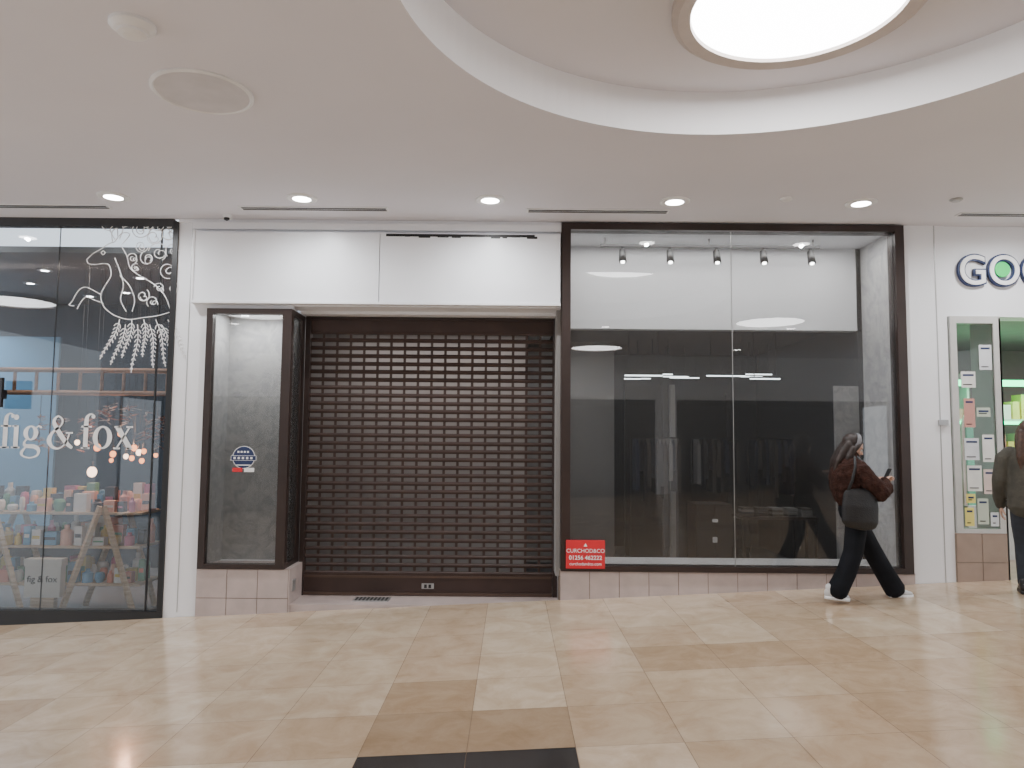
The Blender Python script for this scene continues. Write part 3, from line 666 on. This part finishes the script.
def hand(E,name,M,curl=.5,flip=1):
    b=MB(name); 
    b.tube([(-.03,0,0),(0,0,0),(.03,0,0),(.075,0,0),(.09,0,0)],[(.024,.020),(.026,.018),(.036,.017),(.040,.014),(.036,.011)],SKIN,side=(0,1,0))
    for y,L,r in ((-.030,.072,.0085),(-.010,.082,.009),(.011,.076,.0088),(.030,.060,.0078)):
        p=Vector((.082,y,0)); P=[Vector((.06,y,0)),p]; a=0
        for k,f in enumerate((.45,.32,.25)):
            a+=curl*(.7 if k==0 else 1); p=p+Vector((math.cos(a),y*.6*(k==0),-math.sin(a)))*L*f; P.append(p)
        b.tube(P,[r,r*1.05,r,r*.92,r*.8],SKIN,n=8)
    b.tube([(.015,-.02*flip,0),(.035,-.045*flip,-.012),(.062,-.058*flip,-.026),(.085,-.058*flip,-.040)],[.014,.012,.010,.008],SKIN,n=8)
    b.done(E,remesh=.0035,sm=1,xf=M)
def aim(p,x,z):
    x=Vector(x).normalized(); z=Vector(z); z=(z-z.dot(x)*x).normalized(); y=z.cross(x)
    return Matrix.Translation(p)@Matrix((( x.x,y.x,z.x,0),(x.y,y.y,z.y,0),(x.z,y.z,z.z,0),(0,0,0,1)))
def shoe(E,name,heel,yaw,pitch,upm,solem):
    M=Matrix.Translation(heel)@Matrix.Rotation(yaw,4,'Z')@Matrix.Rotation(pitch,4,'Y')
    b=MB(name)
    out=[(-.02,.0),(-.01,.028),(.05,.034),(.11,.036),(.17,.046),(.215,.036),(.235,.0)]
    pl=out+[(x,-y) for x,y in out[-2:0:-1]]
    V=[(x,y,0) for x,y in pl]+[(x,y,.028) for x,y in pl]; n=len(pl)
    b.raw(V,[list(range(n))[::-1],list(range(n,2*n))]+[[i,(i+1)%n,(i+1)%n+n,i+n] for i in range(n)],solem)
    b.tube([(.0,0,.06),(.06,0,.062),(.12,0,.052),(.17,0,.044),(.205,0,.04)],[(.030,.045),(.034,.05),(.038,.035),(.040,.024),(.03,.018)],upm)
    b.tube([(.03,0,.06),(.02,0,.12)],[.036,.038],upm)
    b.done(E,smooth=True,xf=M)
# --- walking woman
def woman_walking():
    x=3.59; E=empty('woman_walking',(x,7.55,fl(x)))
    JK=mat('brown_fleece_jacket',(.036,.016,.012),.95,var=.4,scale=25,bump=1.0,bscale=60,spec=.2)
    TR=mat('black_trousers',(.007,.008,.011),.85,var=.3,scale=6,spec=.2); BG=mat('black_bag_leather',(.006,.006,.007),.55,var=.3,bump=.3)
    SH=plain('white_trainer',(.6,.6,.6))
    b=MB('jacket')
    b.tube([(-.15,0,1.00),(-.155,0,1.05),(-.17,0,1.14),(-.18,0,1.24),(-.17,0,1.33),(-.145,0,1.395),(-.12,0,1.435)],[(.17,.145),(.195,.17),(.205,.18),(.205,.175),(.185,.15),(.12,.105),(.075,.075)],JK,side=(0,1,0),n=20)
    for s,el,wr in ((-1,(.035,-.27,1.07),(.125,-.13,1.185)),(1,(.02,.26,1.08),(.12,.11,1.175))):
        b.tube([(-.16,s*.13,1.345),(-.14,s*.205,1.29),(-.05,s*.25,1.17),el,(el[0]+.06,el[1]*.8,el[2]+.05),wr],[.085,.092,.088,.085,.075,.052],JK,n=14)
    o=b.done(E,remesh=.011,sm=3)
    tx=bpy.data.textures.new('fleece_lumps','CLOUDS'); tx.noise_scale=.05
    d=o.modifiers.new('lumps','DISPLACE'); d.texture=tx; d.strength=.025
    b=MB('trousers')
    b.tube([(-.145,0,1.06),(-.145,0,.98),(-.14,0,.90),(-.13,0,.84)],[(.14,.10),(.15,.115),(.17,.13),(.165,.12)],TR,n=18)
    b.tube([(-.12,.085,.86),(-.02,.09,.68),(.09,.09,.48),(.20,.09,.28),(.315,.09,.085)],[.105,.102,.095,.095,(.09,.105)],TR,n=14,caps=True)
    b.tube([(-.14,-.085,.86),(-.155,-.09,.68),(-.185,-.09,.48),(-.26,-.09,.28),(-.355,-.09,.10)],[.105,.102,.095,.095,(.09,.105)],TR,n=14)
    b.done(E,remesh=.011,sm=3)
    shoe(E,'shoe_front',(.265,.09,.012),0,0,SH,DECAL)
    shoe(E,'shoe_rear',(-.46,-.09,.03),0,.10,SH,DECAL)
    head(E,(-.115,0,1.525),-.12,.42,.20,band=plain('grey_patterned_scarf',(.16,.16,.17)))
    b=MB('phone'); b.box(-.075,.075,-.036,.036,-.004,.004,BLACK,mx=aim((.215,-.005,1.245),(.45,0,.9),(-.9,0,.45))); b.done(E,bevel=.002)
    hand(E,'hand_near',aim((.125,-.13,1.185),(.75,.75,.45),(-.55,.3,.9)),.55,-1)
    hand(E,'hand_far',aim((.12,.11,1.175),(.75,-.7,.40),(-.55,-.3,.9)),.55,1)
    b=MB('shoulder_bag'); 
    b.tube([(-.19,-.255,.76),(-.185,-.255,.80),(-.18,-.255,.95),(-.175,-.25,1.06),(-.175,-.25,1.10)],[(.045,.16),(.06,.18),(.06,.18),(.045,.165),(.03,.15)],BG,side=(0,1,0),n=20)
    b.done(E,remesh=.01,sm=2)
    b=MB('bag_strap')
    for q in(-1,1): b.tube([(-.175+q*.13,-.25,1.07),(-.17+q*.09,-.275,1.2),(-.165+q*.05,-.25,1.33),(-.16+q*.015,-.16,1.435)],[(.006,.014)]*4,BG,n=8)
    b.done(E,smooth=True)
woman_walking()
def woman_standing():
    x=5.20; E=empty('woman_standing',(x,7.46,fl(x)),math.radians(55))
    JK=mat('grey_olive_jacket',(.060,.056,.044),.85,var=.3,scale=10,bump=.5,bscale=40)
    TR=mat('dark_denim',(.02,.025,.035),.8,var=.3,scale=14)
    SH=plain('black_boot',(.015,.015,.015))
    b=MB('jacket')
    b.tube([(-.01,0,.86),(-.01,0,.98),(-.005,0,1.12),(.0,0,1.26),(.0,0,1.38),(.0,0,1.445),(.01,0,1.485)],[(.21,.155),(.205,.15),(.195,.14),(.205,.14),(.195,.12),(.12,.09),(.07,.07)],JK,n=20)
    for s in(-1,1):
        b.tube([(0,s*.15,1.40),(0,s*.215,1.34),(-.01,s*.26,1.12),(.06,s*.27,.94),(.10,s*.26,.86)],[.075,.082,.07,.06,.05],JK,n=14)
    b.done(E,remesh=.011,sm=3)
    b=MB('trousers')
    b.tube([(0,0,1.02),(0,0,.94),(0,0,.86)],[(.15,.11),(.17,.13),(.17,.13)],TR,n=18)
    b.tube([(0,.09,.88),(.04,.09,.68),(.07,.09,.48),(.05,.09,.28),(.03,.09,.10)],[.10,.09,.07,.062,.055],TR,n=14)
    b.tube([(0,-.09,.88),(.0,-.09,.68),(.0,-.09,.48),(-.05,-.09,.28),(-.10,-.09,.10)],[.10,.09,.07,.062,.055],TR,n=14)
    b.done(E,remesh=.011,sm=3)
    shoe(E,'shoe_left',(-.03,.09,.003),.1,0,SH,SH); shoe(E,'shoe_right',(-.16,-.09,.003),-.1,0,SH,SH)
    head(E,(.015,0,1.60),0,.1,.30,hairm=mat('brown_hair',(.06,.03,.018),.5,var=.5,scale=30,bump=.5,bscale=60))
    hand(E,'hand_left',aim((.10,.26,.86),(.2,0,-1),(0,1,0)),.3,-1)
    hand(E,'hand_right',aim((.10,-.26,.86),(.2,0,-1),(0,-1,0)),.3,1)
woman_standing()
# ------------------------------------------------------------------ world & camera
w=bpy.data.worlds.new('world'); S.world=w; w.use_nodes=True
w.node_tree.nodes['Background'].inputs[0].default_value=(.88,.93,1,1); w.node_tree.nodes['Background'].inputs[1].default_value=2.0
cd=bpy.data.cameras.new('camera'); cd.sensor_width=36; cd.lens=26.02
c=bpy.data.objects.new('camera',cd); COL.objects.link(c)
c.matrix_world=Matrix.Translation((0,0,1.8))@Matrix.Rotation(math.radians(94.3),4,'X')@Matrix.Rotation(math.radians(.5),4,'Z')
S.camera=c
